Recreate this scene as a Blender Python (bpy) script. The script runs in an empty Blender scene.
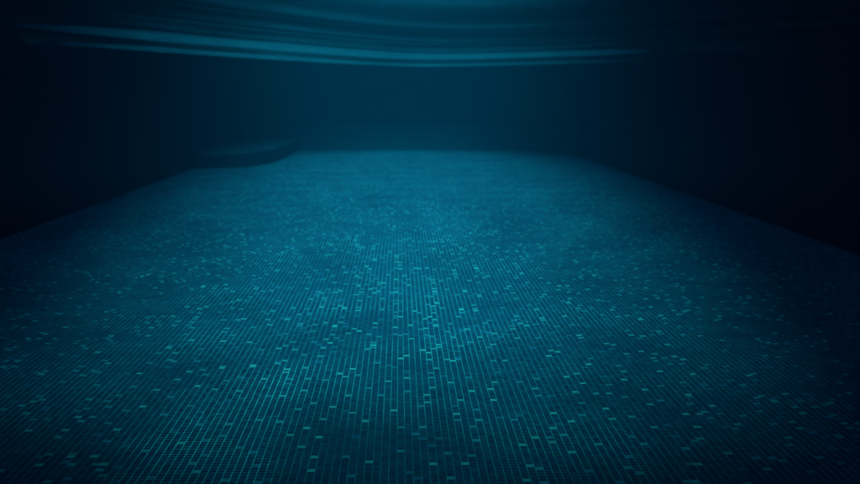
import bpy, bmesh, math, random
import numpy as np
random.seed(7); rng = np.random.default_rng(11)
S = bpy.context.scene
C = S.collection
R = math.radians

# ------------------------------------------------------------------ camera
CAM_H = 1.17
cd = bpy.data.cameras.new('camera')
cam = bpy.data.objects.new('camera', cd); C.objects.link(cam)
cam.location = (0, 0, CAM_H)
cam.rotation_euler = (R(90 - 7.9), 0, R(-1.6))
cd.sensor_width = 36; cd.lens = 1080 / 860 * 36
cd.dof.use_dof = True; cd.dof.focus_distance = 4.3; cd.dof.aperture_fstop = 3.0
cd.clip_start = 0.02; cd.clip_end = 500
S.camera = cam

# ------------------------------------------------------------------ light
SUN_EL, SUN_AZ, SUN_ANGLE, SUN_STRENGTH, SKY = 76, 180, 33, 4.9, 0.15
W = bpy.data.worlds.new('World'); S.world = W; W.use_nodes = True
nt = W.node_tree
sky = nt.nodes.new('ShaderNodeTexSky'); sky.sky_type = 'NISHITA'; sky.sun_disc = False
sky.sun_elevation = R(SUN_EL); sky.sun_rotation = R(SUN_AZ)
bg = nt.nodes['Background']; bg.inputs['Strength'].default_value = SKY
nt.links.new(sky.outputs[0], bg.inputs[0])
sl = bpy.data.lights.new('sun', 'SUN'); sl.energy = SUN_STRENGTH; sl.angle = R(SUN_ANGLE); sl.color = (1, .97, .82)
sun = bpy.data.objects.new('sun', sl); C.objects.link(sun)
sun.rotation_euler = (R(90 - SUN_EL), 0, R(180 - SUN_AZ)); sun.location = (0, 10, 12)
S.view_settings.view_transform = 'Standard'; S.view_settings.look = 'None'
S.view_settings.gamma = 1; S.view_settings.use_curve_mapping = False
S.view_settings.exposure = 0.72
cy = S.cycles
cy.max_bounces = 6; cy.diffuse_bounces = 2; cy.glossy_bounces = 4; cy.volume_bounces = 1
cy.transparent_max_bounces = 8; cy.use_denoising = True; cy.caustics_reflective = False
cy.sample_clamp_indirect = 2.0
HAZE_DENSITY = 0.048
HAZE_COLOUR = (0.0, 0.13, 0.26)

# ------------------------------------------------------------------ sizes (metres)
PITCH, JOINT = 0.0255, 0.0021
X0, NX = -3.2, 256
X1 = X0 + NX * PITCH
YN, YF = -1.8, 22.6               # near and far wall of the pool
WATER, DECK = 1.642, 1.78
ROW_Y0, NROWS = 2.55, 786         # mosaic rows built piece by piece
OPEN = [(.4, 2.9), (.85, 4.2), (1.3, 6.5), (1.8, 10.0), (2.1, 13.0), (2.2, 16.0), (2.0, 18.8), (1.3, 20.9)]   # hole in the added roof, fanned to focus the light: half width, y
OPEN_X = -0.02
SHADE_Z = 4.3

# ------------------------------------------------------------------ helpers
def link(name, me, mats=(), parent=None, kind=None, label=None, cat=None):
    o = bpy.data.objects.new(name, me); C.objects.link(o)
    for m in mats: me.materials.append(m)
    if parent: o.parent = parent
    if kind: o['kind'] = kind
    if label: o['label'] = label
    if cat: o['category'] = cat
    return o

def boxes(name, bs):
    bm = bmesh.new()
    for a, b in bs:
        r = bmesh.ops.create_cube(bm, size=1)
        for v in r['verts']:
            v.co = [a[i] + (v.co[i] + .5) * (b[i] - a[i]) for i in range(3)]
    me = bpy.data.meshes.new(name); bm.to_mesh(me); bm.free(); return me

def arrays_mesh(name, V, Q, mat_idx=None, smooth=False):
    me = bpy.data.meshes.new(name)
    nv, nq = len(V), len(Q)
    me.vertices.add(nv); me.vertices.foreach_set('co', np.asarray(V, np.float32).ravel())
    me.loops.add(nq * 4); me.loops.foreach_set('vertex_index', np.asarray(Q, np.int32).ravel())
    me.polygons.add(nq); me.polygons.foreach_set('loop_start', np.arange(nq, dtype=np.int32) * 4)
    me.polygons.foreach_set('loop_total', np.full(nq, 4, np.int32))
    if mat_idx is not None: me.polygons.foreach_set('material_index', np.asarray(mat_idx, np.int32))
    me.polygons.foreach_set('use_smooth', np.full(nq, smooth, bool))
    me.update(calc_edges=True); me.validate(); return me

# ------------------------------------------------------------------ materials
def principled(name, col, rough, spec=.3):
    m = bpy.data.materials.new(name); m.use_nodes = True
    b = m.node_tree.nodes['Principled BSDF']
    b.inputs['Base Color'].default_value = (*col, 1); b.inputs['Roughness'].default_value = rough
    b.inputs['Specular IOR Level'].default_value = spec; b.inputs['IOR'].default_value = 1.13   # glaze under water
    return m, m.node_tree, b

def mottled(name, col, rough, spec, scale, lo, hi):
    m, t, b = principled(name, col, rough, spec)
    n = t.nodes.new('ShaderNodeTexNoise'); n.inputs['Scale'].default_value = scale; n.inputs['Detail'].default_value = 5
    g = t.nodes.new('ShaderNodeNewGeometry'); t.links.new(g.outputs['Position'], n.inputs['Vector'])
    r = t.nodes.new('ShaderNodeValToRGB')
    r.color_ramp.elements[0].position = .35; r.color_ramp.elements[1].position = .65
    r.color_ramp.elements[0].color = (*[c * lo for c in col], 1); r.color_ramp.elements[1].color = (*[min(1, c * hi) for c in col], 1)
    t.links.new(n.outputs['Fac'], r.inputs[0])
    # broad random tone, painting in the floor's caustic-like light and dark blotches
    n2 = t.nodes.new('ShaderNodeTexNoise'); n2.inputs['Scale'].default_value = 1.5; n2.inputs['Detail'].default_value = 4; t.links.new(g.outputs['Position'], n2.inputs['Vector'])
    mr = t.nodes.new('ShaderNodeMapRange'); mr.inputs[1].default_value = .35; mr.inputs[2].default_value = .65; mr.inputs[3].default_value = .89; mr.inputs[4].default_value = 1.1
    t.links.new(n2.outputs['Fac'], mr.inputs[0])
    hv = t.nodes.new('ShaderNodeHueSaturation'); t.links.new(mr.outputs[0], hv.inputs['Value']); t.links.new(r.outputs[0], hv.inputs['Color'])
    t.links.new(hv.outputs[0], b.inputs['Base Color'])
    return m

DARK = [(.001, .073, .158), (.001, .062, .143), (.001, .089, .170), (.001, .068, .168), (.001, .055, .130)]
PALE = [(.010, .42, .51), (.008, .32, .44), (.005, .23, .38), (.003, .15, .31)]
TILE = [mottled('glass_tile_%d' % i, c, .4, .06, 90, .88, 1.12) for i, c in enumerate(DARK + PALE)]
ND = len(DARK)
GROUT = mottled('grout', (.005, .33, .41), .9, .1, 1.6, .5, 1.45)  # strong mottling puts the floor's brighter light patches into the grout colour
def paint_light_patch(m, x0, x1, y0, y1, gain):
    """a patch of light painted into the grout colour: paler joints, ragged outline"""
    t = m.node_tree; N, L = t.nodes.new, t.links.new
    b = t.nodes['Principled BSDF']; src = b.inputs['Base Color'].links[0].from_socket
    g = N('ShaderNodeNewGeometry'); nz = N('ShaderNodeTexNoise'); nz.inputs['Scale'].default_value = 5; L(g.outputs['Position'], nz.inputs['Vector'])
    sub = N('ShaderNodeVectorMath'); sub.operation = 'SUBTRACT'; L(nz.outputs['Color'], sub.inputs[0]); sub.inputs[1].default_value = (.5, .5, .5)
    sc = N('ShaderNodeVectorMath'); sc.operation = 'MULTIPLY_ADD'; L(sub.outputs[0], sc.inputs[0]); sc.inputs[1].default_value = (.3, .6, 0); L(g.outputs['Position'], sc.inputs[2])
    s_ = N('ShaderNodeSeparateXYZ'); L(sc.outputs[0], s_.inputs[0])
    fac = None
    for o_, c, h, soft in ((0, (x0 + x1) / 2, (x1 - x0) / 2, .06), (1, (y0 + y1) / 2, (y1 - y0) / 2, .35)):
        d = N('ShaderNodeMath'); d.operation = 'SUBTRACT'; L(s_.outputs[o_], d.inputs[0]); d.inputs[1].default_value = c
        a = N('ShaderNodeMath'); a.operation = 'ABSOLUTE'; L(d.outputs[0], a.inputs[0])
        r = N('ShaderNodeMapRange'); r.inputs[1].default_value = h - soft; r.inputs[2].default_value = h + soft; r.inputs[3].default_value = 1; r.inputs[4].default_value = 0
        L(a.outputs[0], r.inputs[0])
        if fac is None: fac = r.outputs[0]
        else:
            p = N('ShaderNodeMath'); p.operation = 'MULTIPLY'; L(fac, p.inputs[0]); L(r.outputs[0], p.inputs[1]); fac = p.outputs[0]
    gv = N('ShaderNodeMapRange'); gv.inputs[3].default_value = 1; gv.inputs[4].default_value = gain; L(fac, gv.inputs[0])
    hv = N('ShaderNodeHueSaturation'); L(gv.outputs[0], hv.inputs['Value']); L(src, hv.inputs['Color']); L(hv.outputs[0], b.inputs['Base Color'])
paint_light_patch(GROUT, -.86, -.43, 2.9, 4.5, 2.0)  # brighter, lit-looking joints painted left of centre

def mosaic(name, ax, ay, ox, oy, speckle=True, deep=.15):
    """small square mosaic for surfaces too far or too dark to tell the pieces apart"""
    m, t, b = principled(name, (0, 0, 0), .4, .2)
    N, L = t.nodes.new, t.links.new
    g = N('ShaderNodeNewGeometry'); s = N('ShaderNodeSeparateXYZ'); L(g.outputs['Position'], s.inputs[0])
    def math_(op, a, bb=None):
        n = N('ShaderNodeMath'); n.operation = op
        for i, v in enumerate((a, bb)):
            if v is None: continue
            if isinstance(v, (int, float)): n.inputs[i].default_value = v
            else: L(v, n.inputs[i])
        return n.outputs[0]
    u = math_('DIVIDE', math_('SUBTRACT', s.outputs[ax], ox), PITCH)
    v = math_('DIVIDE', math_('SUBTRACT', s.outputs[ay], oy), PITCH)
    cb = N('ShaderNodeCombineXYZ'); L(math_('FLOOR', u), cb.inputs[0]); L(math_('FLOOR', v), cb.inputs[1])
    w = N('ShaderNodeTexWhiteNoise'); w.noise_dimensions = '2D'; L(cb.outputs[0], w.inputs['Vector'])
    r = N('ShaderNodeValToRGB'); r.color_ramp.interpolation = 'CONSTANT'
    e = r.color_ramp.elements
    stops = [(0, DARK[0]), (.2, DARK[1]), (.4, DARK[2]), (.6, DARK[3]), (.8, DARK[4]), (.945, PALE[3]), (.957, PALE[2]), (.972, PALE[1]), (.987, PALE[0])]
    e[0].color = (*stops[0][1], 1); e[1].position = stops[1][0]; e[1].color = (*stops[1][1], 1)
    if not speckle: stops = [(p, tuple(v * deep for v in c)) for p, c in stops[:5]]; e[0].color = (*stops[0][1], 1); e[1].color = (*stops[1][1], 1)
    for p, c in stops[2:]:
        n = e.new(p); n.color = (*c, 1)
    L(w.outputs['Value'], r.inputs[0])
    jf = JOINT / PITCH * .6
    mx = math_('LESS_THAN', math_('FRACT', u), jf)   # cross joints are recessed: hidden at this flat angle
    mix = N('ShaderNodeMix'); mix.data_type = 'RGBA'
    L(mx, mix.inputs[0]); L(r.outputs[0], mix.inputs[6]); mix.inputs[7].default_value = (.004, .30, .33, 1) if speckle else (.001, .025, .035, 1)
    L(mix.outputs[2], b.inputs['Base Color'])
    return m

M_FLOOR = mosaic('mosaic_floor', 0, 1, X0, ROW_Y0)
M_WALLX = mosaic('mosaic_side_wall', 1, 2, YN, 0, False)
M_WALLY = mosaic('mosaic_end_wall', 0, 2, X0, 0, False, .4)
SHADE_PLASTER = mottled('shade_plaster', (.10, .10, .11), .9, .2, 2, .9, 1.1)
STONE = mottled('deck_stone', (.10, .10, .11), .8, .3, 6, .8, 1.2)

mw = bpy.data.materials.new('water_surface'); mw.use_nodes = True
t = mw.node_tree; t.nodes.clear()
out = t.nodes.new('ShaderNodeOutputMaterial'); mx = t.nodes.new('ShaderNodeMixShader')
tr = t.nodes.new('ShaderNodeBsdfTransparent'); gl = t.nodes.new('ShaderNodeBsdfGlossy'); gl.inputs['Roughness'].default_value = .1
fr = t.nodes.new('ShaderNodeFresnel'); fr.inputs['IOR'].default_value = 1.33
t.links.new(fr.outputs[0], mx.inputs[0]); t.links.new(tr.outputs[0], mx.inputs[1]); t.links.new(gl.outputs[0], mx.inputs[2])
t.links.new(mx.outputs[0], out.inputs['Surface'])

# ------------------------------------------------------------------ the pool
ROW_Y1 = ROW_Y0 + NROWS * PITCH
YF = ROW_Y1 + .002
bm = bmesh.new()
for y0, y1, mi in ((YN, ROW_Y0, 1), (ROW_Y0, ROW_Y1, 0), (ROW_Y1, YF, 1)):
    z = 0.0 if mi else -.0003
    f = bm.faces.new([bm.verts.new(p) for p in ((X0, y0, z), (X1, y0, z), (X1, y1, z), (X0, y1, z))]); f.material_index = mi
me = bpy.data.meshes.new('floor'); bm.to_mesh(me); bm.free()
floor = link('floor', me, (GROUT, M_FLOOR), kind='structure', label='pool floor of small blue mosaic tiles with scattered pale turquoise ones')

def wall(name, a, b, m, label):
    return link(name, boxes(name, [(a, b)]), (m,), kind='structure', label=label)
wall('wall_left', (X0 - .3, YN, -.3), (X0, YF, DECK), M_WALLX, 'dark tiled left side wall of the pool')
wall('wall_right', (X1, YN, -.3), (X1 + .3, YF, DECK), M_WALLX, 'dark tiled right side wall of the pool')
far_wall = wall('wall_far', (X0 - .3, YF, -.3), (X1 + .3, YF + .3, DECK), M_WALLY, 'hazy blue far end wall of the pool')
wall('wall_near', (X0 - .3, YN - .3, -.3), (X1 + .3, YN, DECK), M_WALLY, 'near end wall of the pool behind the camera')

# added curve that softens the light-to-dark edge between floor and far wall
CR = .5
prof = [(YF - CR + CR * math.sin(a), CR - CR * math.cos(a) + .003) for a in [i / 10 * math.pi / 2 for i in range(11)]]
V = [(x, min(y, YF - .002), z) for x in (X0 + .003, X1 - .003) for y, z in prof]
link('blend_cove', arrays_mesh('blend_cove', V, [(i, i + 11, i + 12, i + 1) for i in range(10)], smooth=True), (mottled('blend_cove_mosaic', (.001, .07, .13), .7, .1, 30, .85, 1.15),), far_wall)

# mosaic: which cell carries which tone
PALE_CELLS = [(80,74),(81,58),(82,55),(82,61),(82,74),(83,66),(84,47),(85,53),(86,39),(86,44),(87,55),(87,64),(88,30),(89,37),(89,70),(90,29),(90,60),(90,75),(91,24),(91,51),(92,35),(93,66),(93,73),(94,43),(94,55),(95,25),(96,38),(96,52),(96,64),(97,46),(97,69),(99,30),(99,39),(99,51),(99,58),(99,71),(100,27),(100,33),(100,63),(101,41),(101,46),(101,59),(103,70),(104,24),(104,36),(105,48),(105,60),(106,34),(106,74),(107,29),(107,60),(107,67),(107,70),(108,23),(108,47),(109,24),(110,41),(110,53),(110,63),(110,70),(112,36),(112,44),(112,56),(113,69),(114,27),(114,32),(114,40),(114,48),(115,54),(115,73),(116,71),(117,52),(117,60),(118,32),(118,51),(118,72),(119,25),(119,40),(120,47),(120,64),(121,30),(122,60),(123,68),(124,52),(125,34),(125,44),(126,26),(126,62),(126,70),(126,74),(127,24),(127,41),(128,39),(128,44),(128,54),(129,29),(129,36),(129,56),(129,60),(130,39),(130,64),(130,70),(130,73),(131,24),(131,33),(132,71),(133,29),(133,47),(133,50),(133,54),(133,67),(134,32),(134,57),(135,38),(135,44),(136,47),(136,52),(136,62),(136,70),(139,48),(139,57),(139,63),(140,23),(140,67),(141,28),(141,36),(141,47),(141,73),(142,22),(142,27),(142,49),(143,39),(144,67),(145,37),(145,39),(146,43),(146,59),(146,63),(147,33),(147,40),(147,45),(147,50),(147,69),(148,26),(148,59),(149,46),(151,22),(151,36),(151,49),(152,55),(152,61),(152,70),(153,27),(154,25),(154,31),(154,66),(154,72),(155,47),(155,52),(155,60),(156,39),(157,36),(157,60),(158,48),(158,65),(158,70),(159,22),(159,58),(160,22),(160,43),(161,28),(161,68),(162,34),(162,39),(162,44),(162,54),(162,73),(163,62),(164,37),(164,56),(166,49),(166,64),(168,54),(168,73),(169,59),(170,66),(173,71)]
tone = rng.integers(0, ND, (NROWS, NX))
pale = rng.random((NROWS, NX)) < .058
cols_t, rows_t = np.meshgrid(np.arange(NX), np.arange(NROWS))
yy = ROW_Y0 + (rows_t + .5) * PITCH; xx = X0 + (cols_t + .5) * PITCH
pale &= ~np.roll(pale, 1, 1)
traced = (rows_t >= 20) & (rows_t <= 75) & (np.arctan2(xx, yy) > -.275) & (np.arctan2(xx, yy) < .27)
pale[traced] = False
for c, r in PALE_CELLS: pale[r, c] = True
tone[pale] = ND + rng.choice(4, pale.sum(), p=[.2, .25, .3, .25])
list_ = np.array(PALE_CELLS); tone[list_[:, 1], list_[:, 0]] = ND + rng.choice(4, len(list_), p=[.3, .3, .25, .15])

HT = .5 * (PITCH - JOINT); BV = .0006; TOPZ = .0
def tile_verts(n):
    base = np.array([(-HT, -HT, -.0003), (HT, -HT, -.0003), (HT, HT, -.0003), (-HT, HT, -.0003)])
    top = np.array([(-HT + BV, -HT + BV, 0), (HT - BV, -HT + BV, 0), (HT - BV, HT - BV, 0), (-HT + BV, HT - BV, 0)])
    return np.tile(np.vstack([base, top])[None], (n, 1, 1))
TQ = np.array([(4, 5, 6, 7), (0, 1, 5, 4), (1, 2, 6, 5), (2, 3, 7, 6), (3, 0, 4, 7)])

# the 300 tiles nearest the lens, one object each
single = np.zeros((NROWS, NX), bool)
fx, th = 430 / 1080, R(7.9)
cells = []
for r in range(NROWS):
    y = ROW_Y0 + (r + .5) * PITCH
    for c in range(NX):
        x = X0 + (c + .5) * PITCH
        ya = y * math.cos(R(1.6)) + x * math.sin(R(1.6)); xa = x * math.cos(R(1.6)) - y * math.sin(R(1.6))
        depth = ya * math.cos(th) + CAM_H * math.sin(th)
        up = ya * math.sin(th) - CAM_H * math.cos(th)
        if abs(xa / depth) < fx - .004 and up / depth > -.2240 + .0012: cells.append((depth, r, c))
    if len(cells) > 900: break
cells.sort(); cells = cells[:300]
variants = []
for i in range(ND + 4):
    m_ = arrays_mesh('tile', tile_verts(1)[0] + np.array((0, 0, 0)), TQ); m_.materials.append(TILE[i]); variants.append(m_)
for _, r, c in cells:
    single[r, c] = True
    o = bpy.data.objects.new('tile', variants[tone[r, c]]); C.objects.link(o); o.parent = floor
    o.location = (X0 + (c + .5) * PITCH + random.gauss(0, .0002), ROW_Y0 + (r + .5) * PITCH + random.gauss(0, .0002), random.uniform(0, .0003))
    o.rotation_euler = (random.gauss(0, .006), random.gauss(0, .006), random.gauss(0, .006))

rr, cc = np.nonzero(~single)
n = len(rr)
V = tile_verts(n)
tx, ty = rng.normal(0, .006, (2, n))
V[:, :, 2] += tx[:, None] * V[:, :, 0] + ty[:, None] * V[:, :, 1] + rng.uniform(0, .0003, n)[:, None]
V[:, :, 0] += (X0 + (cc + .5) * PITCH + rng.normal(0, .0002, n))[:, None]
V[:, :, 1] += (ROW_Y0 + (rr + .5) * PITCH + rng.normal(0, .0002, n))[:, None]
Q = (TQ[None] + 8 * np.arange(n)[:, None, None]).reshape(-1, 4)
me = arrays_mesh('mosaic_tiles', V.reshape(-1, 3), Q, np.repeat(tone[rr, cc], 5))
link('mosaic_tiles', me, TILE, floor, 'stuff')

# low rounded entry step in the far left corner
M_STEP = mottled('step_mosaic', (.001, .04, .075), .7, .2, 40, .7, 1.3)
def pool_step(rx, ry, h):
    pts = [(0.003, -.003)] + [(0.003 + rx * (max(0, math.cos(a)) ** .55), -.003 - ry * (max(0, math.sin(a)) ** .35)) for a in [i / 40 * math.pi / 2 for i in range(41)]]
    bm = bmesh.new()
    ring = [[bm.verts.new((x * k, y * k, z)) for x, y in pts] for z, k in ((.001, 1), (h - .03, 1), (h - .008, .996), (h, .988))]
    bm.faces.new(ring[-1][::-1]); bm.faces.new(ring[0])
    for lo, hi in zip(ring, ring[1:]):
        for i in range(len(pts)):
            j = (i + 1) % len(pts); bm.faces.new((lo[j], lo[i], hi[i], hi[j]))
    bmesh.ops.recalc_face_normals(bm, faces=bm.faces[:])
    me = bpy.data.meshes.new('pool_step'); bm.to_mesh(me); bm.free()
    o = link('pool_step', me, (M_STEP,), label='dark low rounded underwater step in the far left corner of the pool', cat='pool step')
    o.location = (X0, YF, 0)
pool_step(1.15, 5.75, .24)

# ------------------------------------------------------------------ water surface with long ripples
dx = .035; nx = int((X1 - X0) / dx); ny = int((YF - YN) / .03)
gx = np.linspace(X0, X1, nx + 1); gy = np.linspace(YN, YF, ny + 1)
GX, GY = np.meshgrid(gx, gy)
XC, BEND = .45, 1.0                                  # the ripples are bowed, steeper on the left
lean = np.where(GX < XC, 3.0, 1.45); rad = np.sqrt((GX - XC) ** 2 + BEND ** 2)
g = GY + lean * (rad - BEND); grad = np.sqrt(1 + (lean * (GX - XC) / rad) ** 2)
Z = np.full_like(GX, WATER)
for g0, depth, wid in ((5.5, -.010, .6), (8.2, .013, .4), (10.2, .018, .36), (13.8, .076, .40), (18.0, .068, .22)):
    Z -= depth * np.exp(-((g - g0) / (wid * grad ** .35)) ** 2)
Z += .0005 * np.sin(GX * 2.1 + GY * 2.3) + .0003 * np.sin(GX * -3.3 + GY * 4.1) + .001 * np.sin(GY * 1.9 + GX * .4)
V = np.stack([GX, GY, Z], -1).reshape(-1, 3)
i = (np.arange(ny)[:, None] * (nx + 1) + np.arange(nx)[None]).ravel()
Q = np.stack([i, i + 1, i + nx + 2, i + nx + 1], -1)
water = link('water', arrays_mesh('water', V, Q, smooth=True), (mw,), kind='structure', label='rippled water surface seen from below')

# ------------------------------------------------------------------ deck, and unseen roof and walls added to shade the water
HX, HY0, HY1 = 6.0, -4.0, 26.0
link('pool_deck', boxes('pool_deck', [((-HX, HY0, DECK - .08), (X0 - .3, HY1, DECK)), ((X1 + .3, HY0, DECK - .08), (HX, HY1, DECK)),
     ((X0 - .3, HY0, DECK - .08), (X1 + .3, YN - .3, DECK)), ((X0 - .3, YF + .3, DECK - .08), (X1 + .3, HY1, DECK))]), (STONE,), kind='structure')
def shade_roof_mesh():
    """unseen shading slab, fan-shaped hole for the light: one strip each side, butted end pieces"""
    L = [(OPEN_X - w, y) for w, y in OPEN]; Rr = [(OPEN_X + w, y) for w, y in OPEN]
    bm = bmesh.new()
    def prism(poly):
        lo = [bm.verts.new((x, y, SHADE_Z)) for x, y in poly]; hi = [bm.verts.new((x, y, SHADE_Z + .2)) for x, y in poly]
        bm.faces.new(lo[::-1]); bm.faces.new(hi)
        for k in range(len(poly)):
            j = (k + 1) % len(poly); bm.faces.new((lo[k], lo[j], hi[j], hi[k]))
    for k in range(len(OPEN) - 1):
        prism([(-HX, L[k][1]), L[k], L[k + 1], (-HX, L[k + 1][1])])
        prism([Rr[k], (HX, Rr[k][1]), (HX, Rr[k + 1][1]), Rr[k + 1]])
    prism([(-HX, HY0), (HX, HY0), (HX, OPEN[0][1]), (-HX, OPEN[0][1])])
    prism([(-HX, OPEN[-1][1]), (HX, OPEN[-1][1]), (HX, HY1), (-HX, HY1)])
    bmesh.ops.recalc_face_normals(bm, faces=bm.faces[:])
    me = bpy.data.meshes.new('shade_roof'); bm.to_mesh(me); bm.free(); return me
link('shade_roof', shade_roof_mesh(), (SHADE_PLASTER,), kind='structure')
link('shade_wall', boxes('shade_wall', [((-HX - .2, HY0, -.3), (-HX, HY1, SHADE_Z + .2)), ((HX, HY0, -.3), (HX + .2, HY1, SHADE_Z + .2)),
     ((-HX - .2, HY0 - .2, -.3), (HX + .2, HY0, SHADE_Z + .2)), ((-HX - .2, HY1, -.3), (HX + .2, HY1 + .2, SHADE_Z + .2))]), (SHADE_PLASTER,), kind='structure')  # unseen walls, added to keep low sky light off the water

# ------------------------------------------------------------------ the water's own haze
mh = bpy.data.materials.new('water_haze'); mh.use_nodes = True
t = mh.node_tree; t.nodes.clear()
out = t.nodes.new('ShaderNodeOutputMaterial'); pv = t.nodes.new('ShaderNodeVolumePrincipled')
pv.inputs['Color'].default_value = (*HAZE_COLOUR, 1); pv.inputs['Density'].default_value = HAZE_DENSITY
pv.inputs['Anisotropy'].default_value = .3
t.links.new(pv.outputs[0], out.inputs['Volume'])
link('haze', boxes('haze', [((-HX - 1, HY0 - 1, -1.3), (HX + 1, HY1 + 1, SHADE_Z + .7))]), (mh,), kind='stuff', label='hazy blue water filling the pool')
